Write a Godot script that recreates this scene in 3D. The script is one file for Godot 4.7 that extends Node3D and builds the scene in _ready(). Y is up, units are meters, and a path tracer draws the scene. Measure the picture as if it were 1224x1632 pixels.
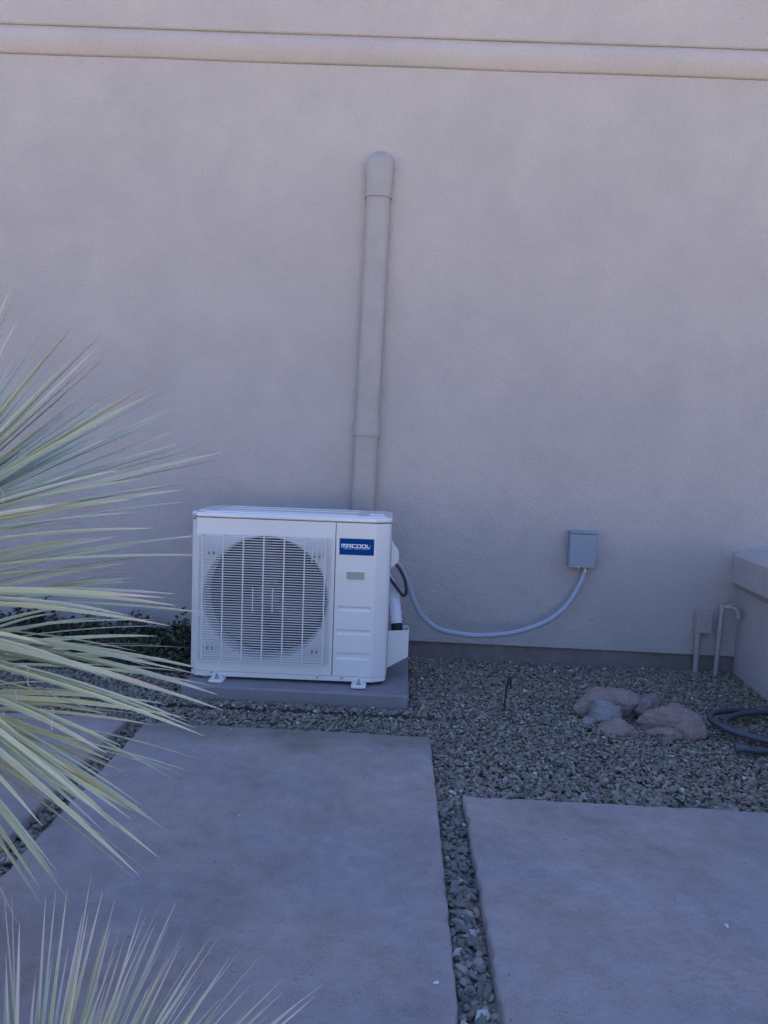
extends Node3D

const UNIT_Y := 0.065
var rng := RandomNumberGenerator.new()
var used := {}
var M := {}

# ------------------------------------------------------------------ helpers: naming and nodes
func lin(r: float, g: float, b: float) -> Color:
	return Color(r, g, b).linear_to_srgb()

func numbered(called: String, parent: Node) -> String:
	var key := str(parent.get_instance_id()) + called
	var n: int = used.get(key, 0)
	used[key] = n + 1
	return called if n == 0 else "%s_%03d" % [called, n]

func tag(o: Node, label: String, category: String, group := "", kind := "") -> Node:
	o.set_meta("label", label)
	o.set_meta("category", category)
	if group != "":
		o.set_meta("group", group)
	if kind != "":
		o.set_meta("kind", kind)
	return o

func base(called: String, at := Vector3.ZERO, parent: Node = self) -> Node3D:
	var o := Node3D.new()
	o.name = numbered(called, parent)
	parent.add_child(o, true)
	o.position = at
	return o

func put(called: String, mesh: Mesh, mat: Material, parent: Node = self, at := Vector3.ZERO) -> MeshInstance3D:
	var o := MeshInstance3D.new()
	o.name = numbered(called, parent)
	o.mesh = mesh
	o.material_override = mat
	o.cast_shadow = GeometryInstance3D.SHADOW_CASTING_SETTING_ON
	parent.add_child(o, true)
	o.position = at
	return o

# ------------------------------------------------------------------ helpers: shapes
func soup(v: PackedVector3Array, col := PackedColorArray()) -> ArrayMesh:   # flat-shaded triangles
	var a := []
	a.resize(Mesh.ARRAY_MAX)
	a[Mesh.ARRAY_VERTEX] = v
	if col.size() > 0:
		a[Mesh.ARRAY_COLOR] = col
	var m := ArrayMesh.new()
	m.add_surface_from_arrays(Mesh.PRIMITIVE_TRIANGLES, a)
	return m

func quad(v: PackedVector3Array, a: Vector3, b: Vector3, c: Vector3, d: Vector3) -> void:  # counter-clockwise from outside
	v.append(a); v.append(c); v.append(b)
	v.append(a); v.append(d); v.append(c)

func join(list: Array) -> PackedVector3Array:
	var v := PackedVector3Array()
	for p in list:
		v.append_array(p)
	return v

func box_v(c: Vector3, s: Vector3, bev := 0.003) -> PackedVector3Array:   # chamfered box
	var v := PackedVector3Array()
	var h := s * 0.5
	var b := minf(bev, minf(h.x, minf(h.y, h.z)) * 0.9)
	var ax := [Vector3.RIGHT, Vector3.UP, Vector3.BACK]
	var hh := [h.x, h.y, h.z]
	for k in 3:
		var i := (k + 1) % 3
		var j := (k + 2) % 3
		var n: Vector3 = ax[k]
		var p: Vector3 = ax[i]
		var q: Vector3 = ax[j]
		for sg in [-1.0, 1.0]:
			var o: Vector3 = c + n * (hh[k] * sg)
			var u: Vector3 = p * (hh[i] - b)
			var w: Vector3 = q * (hh[j] - b) * sg
			quad(v, o - u - w, o + u - w, o + u + w, o - u + w)
		for s1 in [-1.0, 1.0]:
			for s2 in [-1.0, 1.0]:
				var l: Vector3 = n * (hh[k] - b)
				var e1: Vector3 = c + p * (hh[i] * s1) + q * ((hh[j] - b) * s2)
				var e2: Vector3 = c + p * ((hh[i] - b) * s1) + q * (hh[j] * s2)
				if s1 * s2 > 0:
					quad(v, e1 - l, e1 + l, e2 + l, e2 - l)
				else:
					quad(v, e1 + l, e1 - l, e2 - l, e2 + l)
	for sx in [-1.0, 1.0]:
		for sy in [-1.0, 1.0]:
			for sz in [-1.0, 1.0]:
				var a := c + Vector3(h.x * sx, (h.y - b) * sy, (h.z - b) * sz)
				var d := c + Vector3((h.x - b) * sx, h.y * sy, (h.z - b) * sz)
				var e := c + Vector3((h.x - b) * sx, (h.y - b) * sy, h.z * sz)
				if sx * sy * sz > 0:
					v.append(a); v.append(e); v.append(d)
				else:
					v.append(a); v.append(d); v.append(e)
	return v

func box(c: Vector3, s: Vector3, bev := 0.003) -> ArrayMesh:
	return soup(box_v(c, s, bev))

# a polygon in plan (x, z) or front (x, y), extruded, with a chamfer at each end
func prism_v(poly: PackedVector2Array, a: float, b: float, bev: float, plan: bool) -> PackedVector3Array:
	var v := PackedVector3Array()
	var p := poly
	if Geometry2D.is_polygon_clockwise(p):
		p.reverse()
	var ins := p
	if bev > 0.0:
		var off := Geometry2D.offset_polygon(p, -bev, Geometry2D.JOIN_MITER)
		if off.size() > 0 and off[0].size() == p.size():
			ins = off[0]
			var best := 0
			for k in p.size():
				if ins[k].distance_to(p[0]) < ins[best].distance_to(p[0]):
					best = k
			var r := PackedVector2Array()
			for k in p.size():
				r.append(ins[(best + k) % p.size()])
			ins = r
	var f := func(q: Vector2, t: float) -> Vector3:
		return Vector3(q.x, t, q.y) if plan else Vector3(q.x, q.y, t)
	var rings := [[ins, a], [p, a + bev], [p, b - bev], [ins, b]]
	for k in 3:
		for i in p.size():
			var j := (i + 1) % p.size()
			var r0: PackedVector2Array = rings[k][0]
			var r1: PackedVector2Array = rings[k + 1][0]
			quad(v, f.call(r0[i], rings[k][1]), f.call(r0[j], rings[k][1]), f.call(r1[j], rings[k + 1][1]), f.call(r1[i], rings[k + 1][1]))
	var tri := Geometry2D.triangulate_polygon(ins)
	for t in range(0, tri.size(), 3):
		for e in [a, b]:
			v.append(f.call(ins[tri[t]], e)); v.append(f.call(ins[tri[t + 1]], e)); v.append(f.call(ins[tri[t + 2]], e))
	return v

# smooth surface through rows of points
func sheet(rows: Array, closed := false, cols := [], uvs := [], doubled := false) -> ArrayMesh:
	var n: int = rows[0].size()
	var v := PackedVector3Array()
	var c := PackedColorArray()
	var uv := PackedVector2Array()
	for r in rows.size():
		v.append_array(rows[r])
		if cols.size() > 0:
			c.append_array(cols[r])
		if uvs.size() > 0:
			uv.append_array(uvs[r])
	var idx := PackedInt32Array()
	var nor := PackedVector3Array()
	nor.resize(v.size())
	var last := n if closed else n - 1
	for r in rows.size() - 1:
		for i in last:
			var j := (i + 1) % n
			for t in [[r * n + i, r * n + j, r * n + n + j], [r * n + i, r * n + n + j, r * n + n + i]]:
				var m: Vector3 = (v[t[2]] - v[t[0]]).cross(v[t[1]] - v[t[0]])
				for k in 3:
					nor[t[k]] += m
					idx.append(t[k])
	for k in nor.size():
		nor[k] = nor[k].normalized() if nor[k].length() > 1e-14 else Vector3.UP
	var a := []
	a.resize(Mesh.ARRAY_MAX)
	a[Mesh.ARRAY_VERTEX] = v
	a[Mesh.ARRAY_NORMAL] = nor
	a[Mesh.ARRAY_INDEX] = idx
	if cols.size() > 0:
		a[Mesh.ARRAY_COLOR] = c
	if uvs.size() > 0:
		a[Mesh.ARRAY_TEX_UV] = uv
	var m2 := ArrayMesh.new()
	m2.add_surface_from_arrays(Mesh.PRIMITIVE_TRIANGLES, a)
	return m2

func tube(pts: PackedVector3Array, radius, sides := 8, capped := true) -> ArrayMesh:
	var rows := []
	var up := Vector3(0.13, 0.97, 0.21).normalized()
	for i in pts.size():
		var t := (pts[mini(i + 1, pts.size() - 1)] - pts[maxi(i - 1, 0)]).normalized()
		if absf(t.dot(up)) > 0.95:
			up = Vector3(0.9, 0.1, 0.3).normalized()
		var x := t.cross(up).normalized()
		var y := x.cross(t).normalized()
		up = y
		var r: float = radius[i] if radius is Array else radius
		var row := PackedVector3Array()
		for k in sides:
			var an := TAU * k / sides
			row.append(pts[i] + (x * cos(an) + y * sin(an)) * r)
		if capped and i == 0:
			var cap := PackedVector3Array()
			for k in sides:
				cap.append(pts[i])
			rows.append(cap)
			rows.append(row.duplicate())
		rows.append(row)
		if capped and i == pts.size() - 1:
			rows.append(row.duplicate())
			var cap := PackedVector3Array()
			for k in sides:
				cap.append(pts[i])
			rows.append(cap)
	return sheet(rows, true)

func curve(pts: Array, steps := 8) -> PackedVector3Array:   # Catmull-Rom through the points
	var o := PackedVector3Array()
	for i in pts.size() - 1:
		var p0: Vector3 = pts[maxi(i - 1, 0)]
		var p1: Vector3 = pts[i]
		var p2: Vector3 = pts[i + 1]
		var p3: Vector3 = pts[mini(i + 2, pts.size() - 1)]
		for k in steps:
			o.append(p1.cubic_interpolate(p2, p0, p3, float(k) / steps))
	o.append(pts[pts.size() - 1])
	return o

# ------------------------------------------------------------------ helpers: materials
func noise_bytes(size: int, freq: float, oct: int, sd: int, kind := FastNoiseLite.TYPE_SIMPLEX_SMOOTH, seamless := true) -> PackedByteArray:
	var n := FastNoiseLite.new()
	n.seed = sd
	n.noise_type = kind
	n.frequency = freq
	n.fractal_octaves = oct
	n.fractal_type = FastNoiseLite.FRACTAL_FBM if oct > 1 else FastNoiseLite.FRACTAL_NONE
	var im := n.get_seamless_image(size, size, false, false, 0.1)
	im.convert(Image.FORMAT_L8)
	return im.get_data()

func tex_of(size: int, data: PackedByteArray, format: int) -> ImageTexture:
	return ImageTexture.create_from_image(Image.create_from_data(size, size, false, format, data))

# colour texture: base colour times coarse, middle and fine mottling; colours drift towards tint
func mottled(size: int, c: Color, tint: Color, coarse: float, mid: float, fine: float, sd: int, f0 := 0.004, f1 := 0.02, f2 := 0.3, speck := 0.0) -> ImageTexture:
	var a := noise_bytes(size, f0, 4, sd)
	var b := noise_bytes(size, f1, 4, sd + 1)
	var d := noise_bytes(size, f2, 2, sd + 2)
	var out := PackedByteArray()
	out.resize(size * size * 3)
	var k := 0
	for i in size * size:
		var u := (a[i] / 127.5 - 1.0)
		var w := (b[i] / 127.5 - 1.0)
		var z := (d[i] / 127.5 - 1.0)
		var s := 1.0 + u * coarse + w * mid + z * fine
		if speck > 0.0 and d[i] < 70 and b[i] < 125:
			s *= 1.0 - speck
		var m := clampf(0.5 + u * 0.9 + w * 0.5, 0.0, 1.0)
		out[k] = clampi(int((c.r + (tint.r - c.r) * m) * s * 255.0), 0, 255)
		out[k + 1] = clampi(int((c.g + (tint.g - c.g) * m) * s * 255.0), 0, 255)
		out[k + 2] = clampi(int((c.b + (tint.b - c.b) * m) * s * 255.0), 0, 255)
		k += 3
	return tex_of(size, out, Image.FORMAT_RGB8)

func mat(c: Color, rough := 0.6, metal := 0.0, vertex := false) -> StandardMaterial3D:
	var m := StandardMaterial3D.new()
	m.albedo_color = c
	m.roughness = rough
	m.metallic = metal
	m.vertex_color_use_as_albedo = vertex
	m.cull_mode = BaseMaterial3D.CULL_DISABLED
	return m

func surface(albedo: Texture2D, height: Texture2D, relief_cm: float, tile: float, rough: float) -> StandardMaterial3D:
	var m := mat(Color.WHITE, rough)
	m.albedo_texture = albedo
	m.uv1_triplanar = true
	m.uv1_world_triplanar = true
	m.uv1_scale = Vector3.ONE / tile
	if height:
		m.heightmap_enabled = true
		m.heightmap_texture = height
		m.heightmap_scale = relief_cm
	return m

func make_materials() -> void:
	var fine := noise_bytes(2048, 0.11, 4, 11)
	var broad := noise_bytes(2048, 0.012, 3, 12)
	for i in fine.size():
		fine[i] = (fine[i] * 5 + broad[i] * 5) / 10
	var st_h := tex_of(2048, fine, Image.FORMAT_L8)
	M.stucco = surface(mottled(1024, lin(0.44, 0.412, 0.392), lin(0.45, 0.42, 0.396), 0.018, 0.014, 0.035, 21, 0.003, 0.012, 0.22), st_h, 0.85, 2.9, 0.92)
	M.trim = surface(mottled(512, lin(0.435, 0.408, 0.39), lin(0.445, 0.414, 0.392), 0.02, 0.015, 0.03, 25, 0.004, 0.02, 0.22), st_h, 0.55, 2.9, 0.9)
	M.paint = surface(mottled(512, lin(0.345, 0.33, 0.315), lin(0.355, 0.335, 0.317), 0.02, 0.02, 0.02, 27, 0.004, 0.02, 0.22), null, 0.0, 0.7, 0.48)
	M.stem = surface(mottled(512, lin(0.24, 0.21, 0.19), lin(0.2, 0.18, 0.165), 0.12, 0.1, 0.06, 31, 0.01, 0.05, 0.3), st_h, 0.5, 2.3, 0.95)
	var sl_h := tex_of(1024, noise_bytes(1024, 0.06, 5, 51), Image.FORMAT_L8)
	M.slab = surface(mottled(1024, lin(0.37, 0.305, 0.27), lin(0.33, 0.285, 0.262), 0.08, 0.06, 0.05, 41, 0.005, 0.022, 0.25, 0.10), sl_h, 0.4, 1.9, 0.78)
	M.slab.vertex_color_use_as_albedo = true
	M.pad = surface(mottled(512, lin(0.24, 0.225, 0.225), lin(0.205, 0.20, 0.205), 0.08, 0.06, 0.05, 61, 0.006, 0.03, 0.3), sl_h, 0.15, 1.3, 0.7)
	M.desert = surface(mottled(512, lin(0.42, 0.36, 0.29), lin(0.36, 0.31, 0.25), 0.1, 0.15, 0.25, 70, 0.01, 0.06, 0.25), null, 1.0, 3.1, 0.95)
	M.ground = surface(mottled(1024, lin(0.16, 0.155, 0.14), lin(0.22, 0.205, 0.18), 0.12, 0.25, 0.4, 71, 0.01, 0.06, 0.25), sl_h, 1.5, 1.7, 0.95)
	M.soil = surface(mottled(512, lin(0.035, 0.03, 0.026), lin(0.055, 0.045, 0.036), 0.2, 0.3, 0.35, 75, 0.01, 0.06, 0.25), sl_h, 1.2, 0.9, 0.95)
	M.gravel = mat(Color.WHITE, 0.75, 0.0, true)
	M.stones = []
	for c in [[0.135, 0.132, 0.118], [0.17, 0.165, 0.143], [0.205, 0.2, 0.172], [0.165, 0.148, 0.135], [0.27, 0.25, 0.215], [0.46, 0.44, 0.40]]:
		M.stones.append(mat(lin(c[0], c[1], c[2]), 0.72))
	M.white = mat(lin(0.74, 0.735, 0.70), 0.34)
	M.white.clearcoat_enabled = true
	M.white.clearcoat = 0.3
	M.white.clearcoat_roughness = 0.2
	M.lid = mat(lin(0.76, 0.76, 0.74), 0.25)
	M.lid.clearcoat_enabled = true
	M.lid.clearcoat = 0.5
	M.lid.clearcoat_roughness = 0.12
	M.wire = mat(lin(0.74, 0.735, 0.71), 0.4)
	M.plastic = mat(lin(0.70, 0.70, 0.66), 0.45)
	M.inside = mat(lin(0.022, 0.022, 0.025), 0.6)
	M.coil = mat(lin(0.03, 0.032, 0.036), 0.5)
	M.fan = mat(lin(0.07, 0.072, 0.078), 0.35)
	M.screw = mat(lin(0.45, 0.45, 0.45), 0.35, 0.8)
	M.recess = mat(lin(0.36, 0.38, 0.32), 0.5)
	M.recess_frame = mat(lin(0.80, 0.80, 0.74), 0.4)
	M.rubber = mat(lin(0.016, 0.017, 0.02), 0.7)
	M.foam_wrap = mat(lin(0.62, 0.64, 0.70), 0.5)
	M.conduit = mat(lin(0.36, 0.40, 0.46), 0.45)
	M.box_grey = mat(lin(0.25, 0.30, 0.345), 0.5)
	M.cable = mat(lin(0.035, 0.038, 0.045), 0.5)
	M.hose = mat(lin(0.06, 0.072, 0.092), 0.45)
	M.hose_cut = mat(lin(0.09, 0.10, 0.125), 0.5)
	M.iron = mat(lin(0.02, 0.02, 0.022), 0.6, 0.4)
	M.chip = mat(lin(0.7, 0.68, 0.64), 0.7)
	M.leaf_litter = mat(lin(0.16, 0.05, 0.045), 0.8)
	M.yellow_leaf = mat(lin(0.36, 0.26, 0.05), 0.7)
	M.twig = mat(lin(0.22, 0.17, 0.12), 0.85)
	M.bark = mat(lin(0.16, 0.13, 0.10), 0.95)
	M.leaf = mat(Color.WHITE, 0.62, 0.0, true)
	M.leaf.metallic_specular = 0.25
	M.leaf.backlight_enabled = true
	M.leaf.backlight = Color(0.16, 0.18, 0.12)
	M.weed = mat(Color.WHITE, 0.6, 0.0, true)
	M.fibre = mat(lin(0.62, 0.62, 0.60), 0.8)
	var rk := tex_of(512, noise_bytes(512, 0.03, 5, 81), Image.FORMAT_L8)
	M.rock_pink = surface(mottled(512, lin(0.29, 0.222, 0.19), lin(0.23, 0.18, 0.158), 0.15, 0.12, 0.12, 83, 0.01, 0.05, 0.3), rk, 1.2, 0.5, 0.9)
	M.rock_grey = surface(mottled(512, lin(0.29, 0.27, 0.265), lin(0.2, 0.19, 0.19), 0.2, 0.2, 0.15, 87, 0.01, 0.06, 0.3), rk, 1.2, 0.4, 0.9)
	M.rock_dark = surface(mottled(512, lin(0.17, 0.145, 0.14), lin(0.21, 0.17, 0.16), 0.15, 0.15, 0.12, 91, 0.01, 0.05, 0.3), rk, 1.2, 0.4, 0.9)

# ------------------------------------------------------------------ the printed label
func bar(im: Image, x: float, y: float, w: float, h: float, c: Color) -> void:
	im.fill_rect(Rect2i(roundi(x), roundi(y), roundi(w), roundi(h)), c)

func label_texture() -> ImageTexture:
	var im := Image.create(1024, 512, true, Image.FORMAT_RGB8)
	im.fill(Color(0.0, 0.26, 0.50))
	var w := Color(0.95, 0.96, 0.97)
	var t := 27.0
	var y := 172.0
	var h := 116.0
	var x := 56.0
	# M as three legs under one bar
	bar(im, x, y, 150, t, w); bar(im, x, y, t, h, w); bar(im, x + 61, y, t, h, w); bar(im, x + 123, y, t, h, w)
	x += 166
	# R
	bar(im, x, y, 128, t, w); bar(im, x, y, t, h, w); bar(im, x + 101, y, t, 70, w); bar(im, x + 44, y + 52, 84, t - 4, w)
	for k in 42:
		bar(im, x + 66 + k * 0.85, y + 74 + k, 34, 2, w)
	x += 144
	# C
	bar(im, x, y, 128, t, w); bar(im, x, y, t, h, w); bar(im, x, y + h - t, 128, t, w)
	x += 142
	for k in 2:
		bar(im, x, y, 136, t, w); bar(im, x, y, t, h, w); bar(im, x, y + h - t, 136, t, w); bar(im, x + 136 - t, y, t, h, w)
		x += 150
	# L
	bar(im, x, y, t, h, w); bar(im, x, y + h - t, 104, t, w)
	# registered mark
	bar(im, x + 92, y + 26, 20, 4, w); bar(im, x + 92, y + 44, 20, 4, w); bar(im, x + 92, y + 26, 4, 22, w); bar(im, x + 108, y + 26, 4, 22, w)
	bar(im, x + 99, y + 32, 4, 12, w)
	# tagline in small capitals, five rows of three columns each
	var glyph := {"C": "78888887", "O": "", "M": ""}
	var font := {
		"C": [7, 4, 4, 4, 7], "O": [7, 5, 5, 5, 7], "M": [5, 7, 7, 5, 5], "F": [7, 4, 6, 4, 4], "R": [6, 5, 6, 5, 5], "T": [7, 2, 2, 2, 2],
		"A": [7, 5, 7, 5, 5], "D": [6, 5, 5, 5, 6], "E": [7, 4, 6, 4, 7], "S": [7, 4, 7, 1, 7], "I": [2, 2, 2, 2, 2], "P": [7, 5, 7, 4, 4], "L": [4, 4, 4, 4, 7], " ": [0, 0, 0, 0, 0]}
	glyph.clear()
	x = 128.0
	for ch in "COMFORT MADE SIMPLE":
		var rows: Array = font[ch]
		for r in 5:
			for k in 3:
				if (int(rows[r]) >> (2 - k)) & 1:
					bar(im, x + k * 10, 304 + r * 6, 10, 6, Color(0.72, 0.78, 0.90))
		x += 40
	im.generate_mipmaps()
	return ImageTexture.create_from_image(im)

# ------------------------------------------------------------------ the setting
func slab_gap(x: float, z: float) -> float:   # how far outside the nearest slab or pad (negative inside)
	var d := 1e9
	for r in [[-2.345, -1.125, 1.235, 3.07], [-1.04, 0.182, 1.268, 3.095], [0.272, 1.49, 1.815, 3.64], [-1.0, 0.092, 0.2, 0.905]]:
		var dx := maxf(r[0] - x, x - r[1])
		var dz := maxf(r[2] - z, z - r[3])
		d = minf(d, maxf(dx, dz) if dx < 0.0 or dz < 0.0 else Vector2(dx, dz).length())
	return d

func gravel_y(x: float, z: float) -> float:
	var d := slab_gap(x, z) if z > 1.0 else 1.0
	return -0.021 + 0.018 * smoothstep(0.06, 0.4, d)

func concrete_slab(x0: float, x1: float, z0: float, z1: float, sd: int, label: String, stain: bool) -> void:
	var n := FastNoiseLite.new()
	n.seed = sd
	n.frequency = 6.0
	n.fractal_octaves = 4
	var edge := [[0.0, -0.055], [0.0005, -0.012], [0.0025, -0.005], [0.007, -0.0012], [0.014, 0.0]]
	var axes := []
	for ax in [[x0, x1], [z0, z1]]:
		var l := []
		for e in edge:
			l.append([ax[0] + e[0], e[1], 1.0])
		var k := int((ax[1] - ax[0]) / 0.03)
		for i in range(1, k):
			l.append([lerpf(ax[0] + 0.014, ax[1] - 0.014, float(i) / k), 0.0, 0.0])
		for i in range(edge.size() - 1, -1, -1):
			l.append([ax[1] - edge[i][0], edge[i][1], -1.0])
		axes.append(l)
	var rows := []
	var cols := []
	for zi in axes[1]:
		var row := PackedVector3Array()
		var cr := PackedColorArray()
		for xi in axes[0]:
			var x: float = xi[0]
			var z: float = zi[0]
			var y: float = minf(xi[1], zi[1])
			if xi[2] != 0.0 and xi[1] > -0.05:
				var e := n.get_noise_2d(z * 2.2, 3.0 * xi[2])
				x += xi[2] * (maxf(0.0, e - 0.05) * 0.022 + maxf(0.0, n.get_noise_2d(z * 9.0, 9.0)) * 0.006)
			if zi[2] != 0.0 and zi[1] > -0.05:
				var e := n.get_noise_2d(x * 2.2, 7.0 * zi[2])
				z += zi[2] * (maxf(0.0, e - 0.05) * 0.022 + maxf(0.0, n.get_noise_2d(x * 9.0, 5.0)) * 0.006)
			y += n.get_noise_2d(x * 0.2, z * 0.2) * 0.0025
			row.append(Vector3(x, y, z))
			var c := Color(1, 1, 1)
			var m := n.get_noise_2d(x * 0.25 + 40.0, z * 0.25)
			c = c.lerp(Color(0.86, 0.92, 0.98), clampf(0.5 + m * 1.2, 0.0, 1.0))
			if stain:
				var edge_d := z - z0 + n.get_noise_2d(x * 0.35, z * 0.5) * 0.16
				c = c.lerp(Color(0.55, 0.63, 0.57), 0.9 * (1.0 - smoothstep(0.02, 0.26, edge_d)))
			cr.append(c)
		rows.append(row)
		cols.append(cr)
	var o := put("concrete_slab", sheet(rows, false, cols), M.slab)
	tag(o, label, "paving slab", "paving slabs of the walk")

func chip_v(r: RandomNumberGenerator) -> PackedVector3Array:   # one broken stone about 1 across, 20 faces
	var p := (1.0 + sqrt(5.0)) / 2.0
	var v := []
	for t in [[-1, p, 0], [1, p, 0], [-1, -p, 0], [1, -p, 0], [0, -1, p], [0, 1, p], [0, -1, -p], [0, 1, -p], [p, 0, -1], [p, 0, 1], [-p, 0, -1], [-p, 0, 1]]:
		var q := Vector3(t[0], t[1], t[2]).normalized() * r.randf_range(0.36, 0.56)
		v.append(q + Vector3(r.randf_range(-0.07, 0.07), r.randf_range(-0.07, 0.07), r.randf_range(-0.07, 0.07)))
	var out := PackedVector3Array()
	for f in [[0, 11, 5], [0, 5, 1], [0, 1, 7], [0, 7, 10], [0, 10, 11], [1, 5, 9], [5, 11, 4], [11, 10, 2], [10, 7, 6], [7, 1, 8], [3, 9, 4], [3, 4, 2], [3, 2, 6], [3, 6, 8], [3, 8, 9], [4, 9, 5], [2, 4, 11], [6, 2, 10], [8, 6, 7], [9, 8, 1]]:
		out.append(v[f[0]]); out.append(v[f[2]]); out.append(v[f[1]])
	return out

func stone_place(x: float, z: float, r: RandomNumberGenerator, big: float) -> Transform3D:
	var s := big * (0.0085 + 0.0175 * pow(r.randf(), 1.8))
	var b := Basis.from_euler(Vector3(r.randfn(0.0, 0.4), r.randf() * TAU, r.randfn(0.0, 0.4)))
	b = b * Basis.from_scale(Vector3(s * r.randf_range(0.95, 1.45), s * r.randf_range(0.38, 0.72), s * r.randf_range(0.7, 1.0)))
	return Transform3D(b, Vector3(x, gravel_y(x, z) - r.randf() * 0.014 - 0.002, z))

func build_gravel(ground: Node) -> void:
	var r := RandomNumberGenerator.new()
	r.seed = 77
	var kinds := []
	for k in 14:
		kinds.append(chip_v(r))
	var all := PackedVector3Array()
	var col := PackedColorArray()
	var near := []
	for i in 150000:
		var x := r.randf_range(-2.5, 2.15)
		var z := r.randf_range(0.0, 3.25)
		var d := slab_gap(x, z)
		if d < 0.006 or (x < -1.2 and z > 3.2) or (x < -1.05 and z < 0.55 and r.randf() < 0.75):
			continue
		var big := 1.0 + 0.6 * smoothstep(1.2, 2.1, z)
		if r.randf() < 0.4 * smoothstep(1.2, 2.1, z):
			continue
		var t := stone_place(x, z, r, big)
		if d < 0.055 + 0.02 * r.randf() - 0.02:
			t.origin.y -= 0.004
		var k := r.randi() % 14
		var tone := r.randf()
		if z > 1.9 and z < 3.05 and absf(x - 0.227) < 0.05 and near.size() < 300:
			near.append([t, k, tone])
			continue
		all.append_array(t * (kinds[k] as PackedVector3Array))
		var g := 0.15 + 0.15 * tone * tone
		var c := Color(g * r.randf_range(1.02, 1.22), g * 1.03, g * r.randf_range(0.70, 0.90))
		if r.randf() < 0.012:
			c = Color(0.5, 0.49, 0.44)
		elif r.randf() < 0.03:
			c = Color(0.3, 0.22, 0.17)
		var cc := PackedColorArray()
		cc.resize(60)
		cc.fill(c)
		col.append_array(cc)
	tag(put("gravel", soup(all, col), M.gravel), "grey green crushed gravel spread between wall and paving slabs", "gravel", "", "stuff")
	var meshes := []
	for k in 14:
		meshes.append(soup(kinds[k]))
	for s in near:
		var tone: float = s[2]
		var m := 0 if tone < 0.3 else (1 if tone < 0.55 else (2 if tone < 0.72 else (3 if tone < 0.88 else (4 if tone < 0.965 else 5))))
		var o := put("stone", meshes[s[1]], M.stones[m], ground)
		o.transform = Transform3D(s[0].basis, s[0].origin - ground.position)

func build_house() -> void:
	var h := base("house")
	tag(h, "tan stucco house wall with rounded cornice band under its parapet", "house")
	put("stucco_wall", box(Vector3(0, (0.084 + 3.33) / 2, -3.0), Vector3(20, 3.33 - 0.084, 6.0), 0.006), M.stucco, h)
	put("foundation", box(Vector3(0, -0.06, -3.02), Vector3(19.95, 0.31, 6.0), 0.004), M.stem, h)
	var pr := PackedVector2Array()
	for k in 17:
		var t := k / 16.0
		pr.append(Vector2(0.001 + 0.034 * pow(sin(PI * t), 0.8), 3.312 + 0.165 * t))
	var rows := []
	for i in 41:
		var row := PackedVector3Array()
		var x := -10.06 + 20.12 * i / 40.0
		row.append(Vector3(x, 3.311, -0.2))
		for q in pr:
			row.append(Vector3(x, q.y + 0.002 * sin(i * 2.3 + q.x * 9.0), q.x + 0.0015 * sin(i * 1.7)))
		row.append(Vector3(x, 3.478, -0.2))
		rows.append(row)
	put("cornice", sheet(rows), M.trim, h)
	put("parapet", box(Vector3(0, 3.462 + 0.205, -3.0), Vector3(20.1, 0.41, 6.06), 0.006), M.stucco, h)

func build_low_wall() -> void:
	var w := base("low_wall", Vector3(1.995, 0, -0.02))
	w.rotation.y = -0.07
	tag(w, "low tan stucco garden wall with thick cap at right of the house wall", "wall")
	put("wall_base", box(Vector3(0.16, 0.2, 1.1), Vector3(0.32, 0.6, 2.2), 0.02), M.trim, w)
	put("wall_cap", box(Vector3(0.15, 0.607, 1.1), Vector3(0.41, 0.212, 2.26), 0.03), M.stucco, w)

# ------------------------------------------------------------------ the heat pump
func outline(grow: float) -> PackedVector2Array:
	return PackedVector2Array([Vector2(-0.482 - grow, -0.2 - grow), Vector2(0.482 + grow, -0.2 - grow), Vector2(0.482 + grow, 0.145), Vector2(0.474 + grow, 0.166), Vector2(0.41, 0.2 + grow), Vector2(-0.45, 0.2 + grow), Vector2(-0.482 - grow, 0.16)])

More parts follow.
